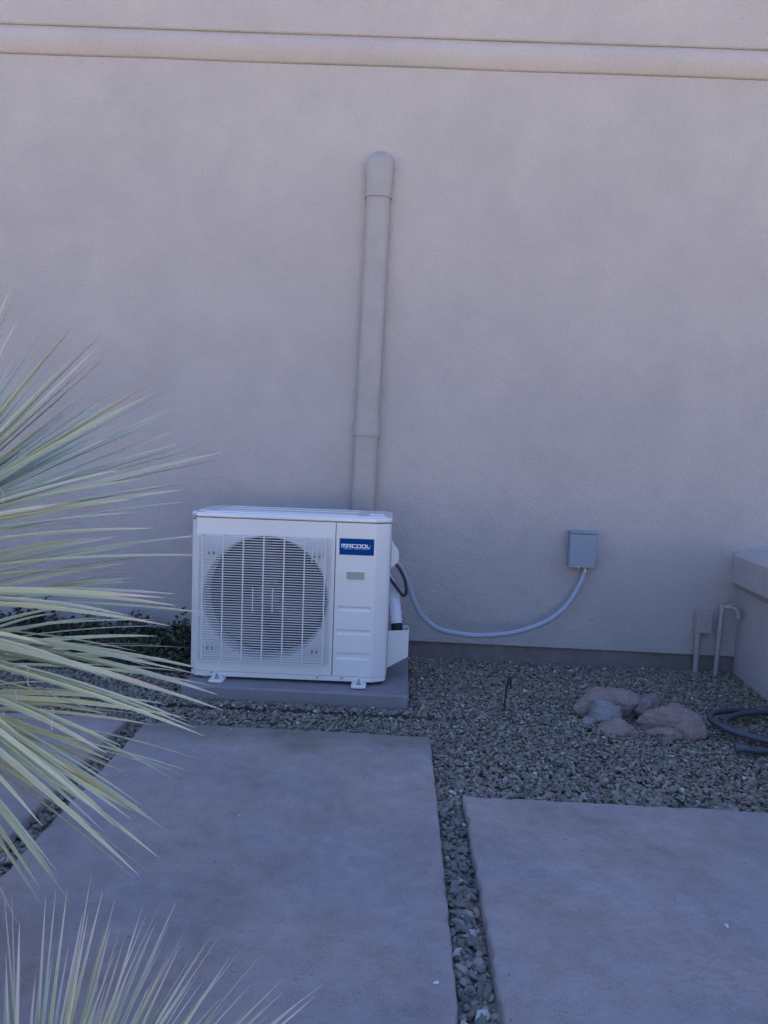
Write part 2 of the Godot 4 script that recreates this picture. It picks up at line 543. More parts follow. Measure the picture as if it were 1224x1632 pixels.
func build_unit() -> void:
	var u := base("heat_pump", Vector3(-0.506, UNIT_Y, 0.59))
	u.rotation.z = 0.0085
	tag(u, "white outdoor heat pump unit with round fan grille and blue label", "heat pump")
	# casing: base pan, side and back sheets
	put("base_pan", soup(prism_v(outline(-0.003), 0.0, 0.0265, 0.002, true)), M.white, u)
	var v := PackedVector3Array()
	var p := [Vector2(-0.45, 0.2), Vector2(-0.482, 0.16), Vector2(-0.482, -0.2), Vector2(0.482, -0.2), Vector2(0.482, 0.145)]
	for i in range(1, 4):
		var a: Vector2 = p[i]
		var b: Vector2 = p[i + 1]
		quad(v, Vector3(a.x, 0.028, a.y), Vector3(b.x, 0.028, b.y), Vector3(b.x, 0.777, b.y), Vector3(a.x, 0.777, a.y))
	put("casing", soup(v), M.white, u)
	# front panel with its round opening and the folded left edge
	v = PackedVector3Array()
	var x0 := -0.45
	var x1 := 0.2165
	var y0 := 0.028
	var y1 := 0.777
	var c := Vector2(-0.114, 0.394)
	var R := 0.306
	var n := 96
	for i in n:
		var a0 := TAU * i / n
		var a1 := TAU * (i + 1) / n
		var q := []
		for a in [a0, a1]:
			var d := Vector2(cos(a), sin(a))
			var t := 1e9
			if d.x > 1e-6: t = minf(t, (x1 - c.x) / d.x)
			if d.x < -1e-6: t = minf(t, (x0 - c.x) / d.x)
			if d.y > 1e-6: t = minf(t, (y1 - c.y) / d.y)
			if d.y < -1e-6: t = minf(t, (y0 - c.y) / d.y)
			q.append(c + d * t)
			q.append(c + d * R)
		var z := 0.2
		quad(v, Vector3(q[1].x, q[1].y, z), Vector3(q[0].x, q[0].y, z), Vector3(q[2].x, q[2].y, z), Vector3(q[3].x, q[3].y, z))
		for corner in [Vector2(x0, y0), Vector2(x1, y0), Vector2(x1, y1), Vector2(x0, y1)]:
			var e0: Vector2 = q[0]
			var e1: Vector2 = q[2]
			if (absf(e0.x - corner.x) < 1e-5 and absf(e1.y - corner.y) < 1e-5) or (absf(e0.y - corner.y) < 1e-5 and absf(e1.x - corner.x) < 1e-5):
				v.append(Vector3(e0.x, e0.y, z)); v.append(Vector3(e1.x, e1.y, z)); v.append(Vector3(corner.x, corner.y, z))
	quad(v, Vector3(-0.482, y0, 0.16), Vector3(-0.45, y0, 0.2), Vector3(-0.45, y1, 0.2), Vector3(-0.482, y1, 0.16))
	quad(v, Vector3(x1, y0, 0.2), Vector3(x1, y0, 0.15), Vector3(x1, y1, 0.15), Vector3(x1, y1, 0.2))
	var fp := put("front_panel", soup(v), M.white, u)
	# bell mouth ring behind the opening
	var rows := []
	for s in [[0.306, 0.2], [0.303, 0.197], [0.298, 0.188], [0.296, 0.17], [0.296, 0.10], [0.302, 0.05]]:
		var row := PackedVector3Array()
		for i in 72:
			var a := TAU * i / 72
			row.append(Vector3(c.x + cos(a) * s[0], c.y + sin(a) * s[0], s[1]))
		rows.append(row)
	put("bell_mouth", sheet(rows, true), M.plastic, fp)
	# inside: partition box and coil
	put("partition", join_mesh([box_v(Vector3(0.222, 0.4, -0.02), Vector3(0.006, 0.74, 0.34)), box_v(Vector3(-0.13, 0.034, 0.0), Vector3(0.69, 0.006, 0.38)), box_v(Vector3(-0.13, 0.77, 0.0), Vector3(0.69, 0.006, 0.38))]), M.inside, u)
	var cv := PackedVector3Array()
	for i in 110:
		cv.append_array(box_v(Vector3(-0.47 + 0.0063 * i, 0.4, -0.165), Vector3(0.0022, 0.72, 0.04), 0.0003))
	for i in 16:
		cv.append_array(box_v(Vector3(-0.13, 0.06 + i * 0.045, -0.17), Vector3(0.69, 0.009, 0.012), 0.002))
	put("coil", soup(cv), M.coil, u).set_meta("kind", "stuff")
	# fan
	var fan := base("fan", Vector3(c.x, c.y, 0.075), u)
	var hub := []
	for s in [[0.0, 0.05], [0.03, 0.05], [0.05, 0.046], [0.058, 0.036], [0.06, 0.0], [0.06, -0.05]]:
		var row := PackedVector3Array()
		for i in 32:
			row.append(Vector3(cos(TAU * i / 32) * s[0], sin(TAU * i / 32) * s[0], s[1]))
		hub.append(row)
	put("hub", sheet(hub, true), M.fan, fan)
	var br := []
	for i in 13:
		var row := PackedVector3Array()
		var t := i / 12.0
		var rad := lerpf(0.055, 0.274, t)
		for j in 13:
			var w := j / 12.0
			var span := lerpf(0.95, 1.25, t)
			var a := -0.25 + 0.55 * t * t + span * w
			row.append(Vector3(cos(a) * rad, sin(a) * rad, lerpf(0.045, -0.045, w) + 0.02 * sin(PI * w)))
		br.append(row)
	var blade := sheet(br)
	for k in 3:
		var b := put("blade", blade, M.fan, fan)
		b.rotation.z = TAU * k / 3.0 - 0.75
	put("motor", tube(PackedVector3Array([Vector3(c.x, c.y, -0.13), Vector3(c.x, c.y, 0.02)]), 0.062, 24), M.inside, u)
	put("motor_bracket", join_mesh([box_v(Vector3(c.x - 0.04, 0.4, -0.135), Vector3(0.03, 0.73, 0.012)), box_v(Vector3(c.x + 0.04, 0.4, -0.135), Vector3(0.03, 0.73, 0.012))]), M.inside, u)
	# guard grille of bent wires
	var gr := base("grille", Vector3.ZERO, u)
	var gx0 := -0.437
	var gx1 := 0.195
	var gy0 := 0.085
	var gy1 := 0.694
	var z1 := 0.226
	var hw := tube(PackedVector3Array([Vector3(gx0, 0, 0.2), Vector3(gx0 + 0.002, 0, 0.212), Vector3(gx0 + 0.012, 0, z1), Vector3(gx1 - 0.012, 0, z1), Vector3(gx1 - 0.002, 0, 0.212), Vector3(gx1, 0, 0.2)]), 0.0025, 6)
	var rowsn := 51
	for i in rowsn:
		put("wire", hw, M.wire, gr, Vector3(0, lerpf(gy0, gy1, i / float(rowsn - 1)), 0))
	var vw := tube(PackedVector3Array([Vector3(0, gy0 - 0.003, 0.2), Vector3(0, gy0 - 0.004, z1 - 0.004), Vector3(0, gy0, z1 + 0.003), Vector3(0, gy1, z1 + 0.003), Vector3(0, gy1 + 0.004, z1 - 0.004), Vector3(0, gy1 + 0.003, 0.2)]), 0.0034, 6)
	for x in [-0.415, -0.317, -0.22, -0.122, -0.024, 0.074, 0.172]:
		put("upright_wire", vw, M.wire, gr, Vector3(x, 0, 0))
	var sw := tube(PackedVector3Array([Vector3(0, gy0, 0.211), Vector3(0, gy1, 0.211)]), 0.002, 6)
	for x in [gx0 - 0.002, gx1 + 0.002]:
		put("side_wire", sw, M.wire, gr, Vector3(x, 0, 0))
	var short_w := tube(PackedVector3Array([Vector3(0, -0.036, z1 + 0.004), Vector3(0, 0.036, z1 + 0.004)]), 0.0024, 6)
	for cx in [-0.374, 0.132]:
		for cy in [0.618, 0.152]:
			for k in [-0.022, 0.0, 0.022]:
				put("short_wire", short_w, M.wire, gr, Vector3(cx + k, cy, 0))
			put("clip", join_mesh([box_v(Vector3(cx - 0.011, cy - 0.006, 0.215), Vector3(0.010, 0.012, 0.03), 0.002), box_v(Vector3(cx + 0.012, cy - 0.006, 0.215), Vector3(0.009, 0.012, 0.03), 0.002)]), M.box_grey, gr)
	var mid_w := tube(PackedVector3Array([Vector3(0, 0.335, z1 + 0.004), Vector3(0, 0.452, z1 + 0.004)]), 0.0026, 6)
	for x in [-0.17, -0.075]:
		put("short_wire", mid_w, M.wire, gr, Vector3(x, 0, 0))
	# service panel pressed with slots and a grip, folded at the right corner
	var xs := []
	var ys := []
	for i in 57:
		xs.append(lerpf(0.2195, 0.41, i / 56.0))
	for i in 251:
		ys.append(lerpf(0.028, 0.777, i / 250.0))
	rows = []
	for y in ys:
		var row := PackedVector3Array()
		row.append(Vector3(0.2195, y, 0.16))
		for x in xs:
			var z := 0.2
			for s in [[0.370, 0.349, 0.006], [0.256, 0.235, 0.006], [0.142, 0.112, 0.0045]]:
				var inx: float = smoothstep(0.236, 0.243, x) * (1.0 - smoothstep(0.394, 0.401, x))
				var iny: float = (1.0 - smoothstep(s[0] - 0.004, s[0] + 0.0015, y)) * smoothstep(s[1] - 0.002, s[1] + 0.007, y)
				z -= s[2] * inx * iny
			row.append(Vector3(x, y, z))
		for q in [Vector2(0.4125, 0.1997), Vector2(0.416, 0.1982), Vector2(0.438, 0.1865), Vector2(0.455, 0.1775), Vector2(0.468, 0.169), Vector2(0.477, 0.159), Vector2(0.482, 0.145)]:
			row.append(Vector3(q.x, y, q.y))
		rows.append(row)
	var sp := put("service_panel", sheet(rows), M.white, u)
	var gb := join([box_v(Vector3(0.318, 0.5435, 0.2015), Vector3(0.098, 0.006, 0.006), 0.001), box_v(Vector3(0.318, 0.4995, 0.2015), Vector3(0.098, 0.006, 0.006), 0.001), box_v(Vector3(0.2715, 0.5215, 0.2015), Vector3(0.006, 0.0375, 0.006), 0.001), box_v(Vector3(0.3645, 0.5215, 0.2015), Vector3(0.006, 0.0375, 0.006), 0.001)])
	put("grip_frame", soup(gb), M.recess_frame, sp)
	var lp := PackedVector3Array()
	quad(lp, Vector3(0.2745, 0.503, 0.2035), Vector3(0.284, 0.506, 0.2008), Vector3(0.284, 0.54, 0.2008), Vector3(0.2745, 0.54, 0.2035))
	quad(lp, Vector3(0.284, 0.503, 0.2025), Vector3(0.361, 0.503, 0.2025), Vector3(0.361, 0.540, 0.2005), Vector3(0.284, 0.540, 0.2005))
	put("grip", soup(lp), M.recess, sp)
	var lm := QuadMesh.new()
	lm.size = Vector2(0.166, 0.079)
	var lmat := mat(Color.WHITE, 0.55)
	lmat.metallic_specular = 0.2
	lmat.albedo_texture = label_texture()
	var lab := put("label_plate", lm, lmat, sp, Vector3(0.320, 0.6625, 0.2012))
	lab.set_meta("label", "blue label with white lettering MRCOOL")
	# screws
	var sc := tube(PackedVector3Array([Vector3(0, 0, 0.195), Vector3(0, 0, 0.2005)]), 0.0055, 10)
	for q in [[-0.37, 0.019], [0.148, 0.016], [0.266, 0.016]]:
		put("screw", sc, M.screw, u, Vector3(q[0], q[1], 0))
	# lid with pressed ribs
	var lid := put("lid", soup(prism_v(outline(0.004), 0.7795, 0.803, 0.006, true)), M.lid, u)
	var tray := PackedVector2Array([Vector2(-0.44, -0.185), Vector2(0.46, -0.185), Vector2(0.46, 0.12), Vector2(0.40, 0.165), Vector2(-0.42, 0.165), Vector2(-0.46, 0.11)])
	put("lid_panel", soup(prism_v(tray, 0.7955, 0.8085, 0.0055, true)), M.lid, lid)
	for z in [0.105, -0.02, -0.14]:
		var rr := []
		for i in 9:
			var t := i / 8.0
			var w := 0.026
			var row := PackedVector3Array()
			for j in 25:
				var s := j / 24.0
				var x := lerpf(-0.385, 0.335, s)
				var e: float = smoothstep(0.0, 0.03, s) * (1.0 - smoothstep(0.97, 1.0, s))
				row.append(Vector3(x, 0.8075 + 0.0045 * e * pow(sin(PI * t), 0.7), z + lerpf(-w, w, t)))
			rr.append(row)
		put("rib", sheet(rr), M.lid, lid)
	put("corner_cap", box(Vector3(0.405, 0.812, 0.07), Vector3(0.07, 0.008, 0.07), 0.003), M.lid, lid)
	# feet with bolts
	for fx in [-0.335, 0.352]:
		for fz in [0.232, -0.225]:
			var foot := base("foot", Vector3(fx, -0.015, fz), u)
			put("foot_plate", soup(prism_v(PackedVector2Array([Vector2(-0.036, -0.075), Vector2(0.036, -0.075), Vector2(0.036, 0.025), Vector2(0.026, 0.033), Vector2(-0.026, 0.033), Vector2(-0.036, 0.025)]), 0.001, 0.016, 0.005, true)), M.plastic, foot)
			put("foot_strap", box(Vector3(0, 0.018, -0.04), Vector3(0.05, 0.012, 0.08), 0.003), M.plastic, foot)
			put("bolt", tube(PackedVector3Array([Vector3(0, 0.012, 0.004), Vector3(0, 0.042, 0.004)]), 0.0045, 10), M.screw, foot)
			put("nut", tube(PackedVector3Array([Vector3(0, 0.016, 0.004), Vector3(0, 0.024, 0.004)]), 0.011, 6), M.screw, foot)
	# right side: wiring cover with rounded nose, valve cover below
	put("wiring_cover", soup(prism_v(PackedVector2Array([Vector2(0.4835, 0.545), Vector2(0.4835, 0.67), Vector2(0.491, 0.662), Vector2(0.519, 0.625), Vector2(0.524, 0.612), Vector2(0.524, 0.585), Vector2(0.518, 0.572), Vector2(0.496, 0.548)]), -0.085, 0.055, 0.004, false)), M.plastic, u)
	var vc := base("valve_cover", Vector3.ZERO, u)
	var pf := PackedVector2Array([Vector2(0.4835, 0.036), Vector2(0.587, 0.096), Vector2(0.588, 0.225), Vector2(0.580, 0.233), Vector2(0.4835, 0.226)])
	put("cover_front", soup(prism_v(pf, 0.052, 0.058, 0.002, false)), M.plastic, vc)
	put("cover_back", soup(prism_v(pf, -0.045, -0.039, 0.002, false)), M.plastic, vc)
	put("cover_side", box(Vector3(0.5855, 0.163, 0.0065), Vector3(0.006, 0.136, 0.091), 0.002), M.plastic, vc)
	var uf := PackedVector3Array()
	quad(uf, Vector3(0.4835, 0.037, -0.039), Vector3(0.587, 0.097, -0.039), Vector3(0.587, 0.097, 0.052), Vector3(0.4835, 0.037, 0.052))
	put("cover_floor", soup(uf), M.plastic, vc)

func join_mesh(list: Array) -> ArrayMesh:
	return soup(join(list))

func build_services() -> void:
	# pad under the unit
	tag(put("equipment_pad", box(Vector3(-0.452, -0.005, 0.553), Vector3(1.084, 0.11, 0.706), 0.008), M.pad), "flat grey equipment pad under the white heat pump", "pad")
	# line set: wrapped pipe that comes from behind and drops into the valve cover
	var ls := base("insulated_pipe", Vector3(-0.02, 0.25, 0.53))
	tag(ls, "white wrapped pipe with black foam end beside the heat pump", "pipe")
	var pts := curve([Vector3(-0.2, 0.62, 0.09), Vector3(-0.19, 0.55, 0.16), Vector3(-0.09, 0.56, 0.30), Vector3(-0.018, 0.47, 0.46), Vector3(0.003, 0.40, 0.53), Vector3(0.016, 0.315, 0.56)], 10)
	var rad := []
	var q := PackedVector3Array()
	for i in pts.size():
		q.append(pts[i] - ls.position)
		rad.append(0.031 + 0.0018 * sin(i * 1.9))
	put("white_wrap", tube(q, rad, 16), M.foam_wrap, ls)
	put("black_foam", tube(PackedVector3Array([Vector3(0.034, 0.078, 0.026), Vector3(0.040, 0.045, 0.03), Vector3(0.044, -0.02, 0.032), Vector3(0.046, -0.10, 0.032)]), 0.029, 16), M.rubber, ls)
	# line cover duct up the wall
	var d := base("pipe_cover", Vector3(-0.212, 0.1, 0.0))
	d.rotation.z = -0.008
	tag(d, "tan painted pipe cover running up the wall behind heat pump", "pipe cover")
	put("duct", duct(0.0, 2.52, 0.07, 0.074), M.paint, d)
	put("duct_strap", duct(1.175, 1.232, 0.077, 0.083), M.paint, d)
	var sc := tube(PackedVector3Array([Vector3(0, 0, 0), Vector3(0, 0, 0.006)]), 0.004, 8)
	put("screw", sc, M.screw, d, Vector3(0.058, 1.205, 0.033))
	put("duct_end_cap", end_cap(), M.paint, d)
	put("cap_band", duct(2.495, 2.53, 0.0765, 0.082), M.paint, d)
	put("screw", sc, M.screw, d, Vector3(0.06, 2.55, 0.035))
	# disconnect box
	var bx := base("disconnect_box", Vector3(1.06, 0.575, 0.0))
	tag(bx, "blue grey electrical disconnect box high on the stucco wall", "electrical box")
	put("box_body", box(Vector3(0, 0.103, 0.033), Vector3(0.142, 0.192, 0.066), 0.003), M.box_grey, bx)
	put("box_cover", box(Vector3(0, 0.099, 0.071), Vector3(0.152, 0.196, 0.014), 0.004), M.box_grey, bx)
	put("rain_lip", box(Vector3(0, 0.204, 0.04), Vector3(0.156, 0.010, 0.082), 0.003), M.box_grey, bx)
	put("latch", box(Vector3(-0.02, 0.005, 0.075), Vector3(0.014, 0.014, 0.012), 0.002), M.screw, bx)
	put("fitting", tube(PackedVector3Array([Vector3(0.027, 0.012, 0.045), Vector3(0.027, -0.022, 0.045)]), 0.016, 14), M.screw, bx)
	# flexible conduit
	var cp := curve([Vector3(0.0, 0.627, 0.56), Vector3(0.02, 0.607, 0.548), Vector3(0.066, 0.514, 0.50), Vector3(0.105, 0.41, 0.455), Vector3(0.165, 0.312, 0.405), Vector3(0.25, 0.247, 0.35), Vector3(0.36, 0.213, 0.29), Vector3(0.465, 0.198, 0.25), Vector3(0.58, 0.197, 0.205), Vector3(0.685, 0.207, 0.17), Vector3(0.80, 0.236, 0.13), Vector3(0.905, 0.285, 0.10), Vector3(0.99, 0.358, 0.072), Vector3(1.046, 0.448, 0.055), Vector3(1.078, 0.525, 0.047), Vector3(1.087, 0.565, 0.045)], 6)
	tag(put("flexible_conduit", tube(cp, 0.0145, 14), M.conduit), "pale grey flexible conduit sagging from heat pump to electrical box", "conduit")
	var lp := curve([Vector3(0.0, 0.624, 0.585), Vector3(0.022, 0.600, 0.585), Vector3(0.048, 0.548, 0.58), Vector3(0.058, 0.49, 0.57), Vector3(0.052, 0.463, 0.56), Vector3(0.035, 0.466, 0.545), Vector3(-0.01, 0.513, 0.50), Vector3(-0.035, 0.54, 0.46)], 8)
	tag(put("black_cable", tube(lp, 0.0085, 10), M.cable), "black cable looped beside the upper right of heat pump", "cable")
	# small painted box with its pipe
	var sb := base("junction_box", Vector3(1.783, 0.0, 0.0))
	tag(sb, "small tan painted junction box on short pipe near low wall", "electrical box")
	put("box_body", box(Vector3(0, 0.294, 0.03), Vector3(0.078, 0.118, 0.06), 0.004), M.paint, sb)
	put("box_cover", box(Vector3(0, 0.295, 0.0635), Vector3(0.088, 0.128, 0.007), 0.003), M.paint, sb)
	put("riser", tube(PackedVector3Array([Vector3(-0.022, 0.24, 0.038), Vector3(-0.022, -0.05, 0.04)]), 0.0155, 14), M.paint, sb)
	put("collar", tube(PackedVector3Array([Vector3(-0.022, 0.243, 0.038), Vector3(-0.022, 0.205, 0.038)]), 0.0195, 14), M.paint, sb)
	# spigot
	var sg := base("garden_spigot", Vector3(1.868, 0.0, 0.075))
	tag(sg, "tan painted garden spigot on upright pipe beside junction box", "spigot")
	put("riser", tube(PackedVector3Array([Vector3(-0.006, -0.05, 0), Vector3(0.004, 0.375, 0)]), 0.0125, 12), M.paint, sg)
	put("collar", tube(PackedVector3Array([Vector3(0.0, 0.235, 0), Vector3(0.001, 0.262, 0)]), 0.0165, 12), M.paint, sg)
	put("elbow", tube(PackedVector3Array([Vector3(0.004, 0.36, 0), Vector3(0.005, 0.405, 0.0)]), 0.0165, 12), M.paint, sg)
	put("valve", tube(PackedVector3Array([Vector3(0.0, 0.392, 0.0), Vector3(0.03, 0.394, 0.01), Vector3(0.031, 0.394, 0.01), Vector3(0.05, 0.394, 0.016)]), [0.0135, 0.0125, 0.018, 0.018], 12), M.paint, sg)
	put("spout", tube(curve([Vector3(0.045, 0.392, 0.015), Vector3(0.068, 0.386, 0.026), Vector3(0.082, 0.366, 0.033), Vector3(0.085, 0.345, 0.035)], 6), 0.0115, 12), M.paint, sg)
	put("spout_ring", tube(PackedVector3Array([Vector3(0.0845, 0.357, 0.035), Vector3(0.0855, 0.338, 0.035)]), 0.0145, 12), M.paint, sg)
	put("handle", join_mesh([box_v(Vector3(0.044, 0.42, 0.02), Vector3(0.009, 0.03, 0.009), 0.002), box_v(Vector3(0.044, 0.434, 0.022), Vector3(0.046, 0.009, 0.018), 0.003)]), M.paint, sg)
	# hose coil
	var hp := [Vector3(1.475, 0.016, 1.268), Vector3(1.56, 0.015, 1.282), Vector3(1.68, 0.015, 1.285)] + coil_points()
	var hs := tag(base("hose", Vector3(1.73, 0, 1.03)), "dark blue grey hose coiled on gravel at the right edge", "hose")
	var hq := PackedVector3Array()
	for w in curve(hp, 5):
		hq.append(w - Vector3(1.73, 0, 1.03))
	put("coil", tube(hq, 0.014, 12), M.hose, hs)
	put("cut_end", tube(PackedVector3Array([hq[0] + Vector3(-0.012, 0, -0.002), hq[0] + Vector3(0.04, 0, 0.004)]), 0.016, 14), M.hose_cut, hs)
	# thin hook stuck in the gravel
	tag(put("ground_hook", tube(curve([Vector3(0.540, -0.05, 0.885), Vector3(0.549, 0.075, 0.87), Vector3(0.557, 0.14, 0.868), Vector3(0.562, 0.15, 0.868), Vector3(0.568, 0.145, 0.868), Vector3(0.570, 0.10, 0.870)], 5), 0.0042, 8), M.iron), "thin black metal hook standing in gravel near the rocks", "stake")

func coil_points() -> Array:
	var out := []
	for i in 45:
		var t := i / 44.0
		var a := PI * 0.47 - t * TAU * 2.1
		var rr := lerpf(1.0, 0.80, smoothstep(0.3, 0.75, t)) + 0.02 * sin(a * 2.0 + 1.0)
		out.append(Vector3(1.80 + cos(a) * 0.335 * rr, 0.016 + 0.03 * smoothstep(0.02, 0.3, t) * (0.6 + 0.4 * sin(a * 1.5)) , 1.035 + sin(a) * 0.235 * rr))
	return out

func duct(ya: float, yb: float, half: float, deep: float) -> ArrayMesh:
	var rows := []
	for y in [ya, ya, ya, yb, yb, yb]:
		var row := PackedVector3Array()
		row.append(Vector3(-half, y, -0.003))
		for k in 25:
			var a := PI - PI * k / 24.0
			var cx := signf(cos(a)) * pow(absf(cos(a)), 0.72)
			row.append(Vector3(cx * half, y, 0.012 + (deep - 0.012) * pow(sin(a), 0.72)))
		row.append(Vector3(half, y, -0.003))
		rows.append(row)
	for r in [0, 5]:
		for k in rows[r].size():
			rows[r][k] = Vector3(rows[r][k].x * 0.88, rows[r][k].y, maxf(-0.003, rows[r][k].z - 0.009))
	return sheet(rows)

func end_cap() -> ArrayMesh:   # hood that widens to the wall and rounds over at its top
	var rows := []
	for i in 19:
		var t := 1.0 - pow(1.0 - i / 18.0, 2.0)
		var y := 2.52 + 0.235 * t
		var k := 1.0
		if t > 0.58:
			k = sqrt(maxf(0.0, 1.0 - pow((t - 0.58) / 0.42, 2.0)))
		var half := lerpf(0.074, 0.084, smoothstep(0.0, 0.8, t)) * maxf(k, 0.02)
		var deep := lerpf(0.080, 0.07, t) * pow(maxf(k, 0.0), 0.8) + 0.002
		var row := PackedVector3Array()
		row.append(Vector3(-half, y, -0.003))
		for j in 25:
			var a := PI - PI * j / 24.0
			var cx := signf(cos(a)) * pow(absf(cos(a)), 0.7)
			row.append(Vector3(cx * half, y, minf(0.012, deep) + maxf(0.0, deep - 0.012) * pow(sin(a), 0.7)))
		row.append(Vector3(half, y, -0.003))
		rows.append(row)
	return sheet(rows)

# ------------------------------------------------------------------ rocks and litter
func rock(at: Vector3, size: Vector3, turn: float, sd: int, m: Material, label: String, arch := 0.0) -> void:
	var n := FastNoiseLite.new()
	n.seed = sd
	n.frequency = 0.75
	n.fractal_octaves = 4
	var r := RandomNumberGenerator.new()
	r.seed = sd
	var cuts := []
	for k in 15:
		var cn := Vector3(r.randfn(0, 1), r.randfn(0, 1), r.randfn(0, 1)).normalized()
		cuts.append([cn, r.randf_range(0.66, 0.92)])
	var rows := []
	for i in 41:
		var row := PackedVector3Array()
		var th := PI * i / 40.0
		for j in 64:
			var ph := TAU * j / 64.0
			var d := Vector3(sin(th) * cos(ph), cos(th), sin(th) * sin(ph))
			var acc := pow(1.0 / 1.12, 22.0)
			for c in cuts:
				var dp: float = d.dot(c[0])
				if dp > 0.0:
					acc += pow(dp / float(c[1]), 22.0)
			var s := pow(acc, -1.0 / 22.0)
			s *= 1.0 + n.get_noise_3d(d.x * 2.2, d.y * 2.2, d.z * 2.2) * 0.14 + n.get_noise_3d(d.x * 9.0, d.y * 9.0, d.z * 9.0) * 0.03
			var q := d * s * 0.54
			q = Vector3(q.x * size.x, q.y * size.y, q.z * size.z)
			q.z += arch * (q.x * q.x) / (size.x * size.x) * 4.0
			row.append(q)
		rows.append(row)
	var o := put("rock", sheet(rows, true), m, self, at)
	o.rotation = Vector3(0, turn, 0)
	tag(o, label, "rock", "rocks heaped in a small ring on the gravel")

func build_rocks() -> void:
	rock(Vector3(1.05, 0.03, 0.83), Vector3(0.325, 0.19, 0.16), 0.04, 3, M.rock_pink, "longest pink rock arching along the back of the heap", 0.03)
	rock(Vector3(1.005, 0.02, 0.955), Vector3(0.165, 0.135, 0.13), 0.3, 5, M.rock_grey, "round grey rock in front of the long pink one")
	rock(Vector3(1.04, 0.0, 1.07), Vector3(0.165, 0.09, 0.11), -0.2, 8, M.rock_pink, "small flat pink rock at the front left of the heap")
	rock(Vector3(1.228, 0.02, 0.885), Vector3(0.15, 0.17, 0.15), 0.7, 12, M.rock_dark, "dark grey brown rock between the two large pink ones")
	rock(Vector3(1.295, 0.015, 1.03), Vector3(0.27, 0.19, 0.19), -0.3, 17, M.rock_pink, "broad rounded pink rock at the right end of the heap")
	rock(Vector3(1.215, 0.0, 1.12), Vector3(0.16, 0.08, 0.09), 0.0, 21, M.rock_pink, "low pinkish brown rock below the broad rounded one")
	rock(Vector3(0.925, 0.0, 0.985), Vector3(0.075, 0.05, 0.06), 0.0, 25, M.rock_grey, "smallest grey rock at the left end of the heap")

func litter_leaf(at: Vector3, s: float, m: Material, called: String, label: String, cat: String, turn: float) -> void:
	var rows := []
	for i in 6:
		var t := i / 5.0
		var w := s * 0.28 * sin(PI * clampf(t, 0.04, 0.96))
		rows.append(PackedVector3Array([Vector3(s * (t - 0.5), 0.004 + 0.012 * t * t, -w), Vector3(s * (t - 0.5), 0.008 * t, 0), Vector3(s * (t - 0.5), 0.006 + 0.010 * t, w)]))
	var o := put(called, sheet(rows), m, self, at)
	o.rotation.y = turn
	tag(o, label, cat)

func build_litter() -> void:
	litter_leaf(Vector3(1.185, 0.012, 1.155), 0.05, M.leaf_litter, "fallen_leaf", "dark red fallen leaf on gravel before the rock heap", "leaf", 0.6)
	litter_leaf(Vector3(0.945, 0.035, 0.955), 0.05, M.yellow_leaf, "fallen_leaf", "yellow fallen leaf at the left end of the rocks", "leaf", 1.9)
	litter_leaf(Vector3(1.42, 0.012, 0.80), 0.05, M.leaf_litter, "fallen_leaf", "dark red fallen leaf on gravel behind the rock heap", "leaf", 2.6)
	tag(put("twig", tube(curve([Vector3(0.285, 0.008, 1.712), Vector3(0.32, 0.011, 1.727), Vector3(0.375, 0.006, 1.712)], 4), 0.0022, 6), M.twig), "thin pale twig on gravel behind the right slab", "twig")
	var r := RandomNumberGenerator.new()
	r.seed = 5
	var ck := soup(chip_v(r))
	var gv := PackedVector3Array()
	for i in 170:
		var x := r.randf_range(-1.0, 1.4)
		var z := r.randf_range(1.3, 3.0)
		var near_edge := absf(slab_gap(x, z)) < 0.07
		if slab_gap(x, z) > -0.012 or (not near_edge and r.randf() < 0.75):
			continue
		var s := r.randf_range(0.0022, 0.0055)
		var b := Basis.from_euler(Vector3(r.randf() * 6.0, r.randf() * 6.0, 0)) * Basis.from_scale(Vector3(s * 1.4, s, s))
		gv.append_array(Transform3D(b, Vector3(x, 0.0015, z)) * chip_v(r))
	tag(put("grit", soup(gv), M.stones[3]), "fine grit scattered over the concrete slabs", "grit", "", "stuff")
	var spots := [[0.135, 2.793, "white pebble lying near the front right edge of middle slab"], [0.907, 2.513, "white pebble lying on the right slab"], [-0.47, 2.06, "tiny white chip on the middle slab near its centre"], [-0.66, 1.31, "tiny white chip near the back edge of middle slab"]]
	for k in spots.size():
		var s := 0.012 if k < 2 else 0.007
		var o := put("pebble", ck, M.chip, self, Vector3(spots[k][0], 0.003, spots[k][1]))
		o.scale = Vector3(s * 1.3, s * 0.6, s * 0.8)
		o.rotation.y = k * 1.3 + 0.5
		tag(o, spots[k][2], "pebble", "white pebbles on the slabs")

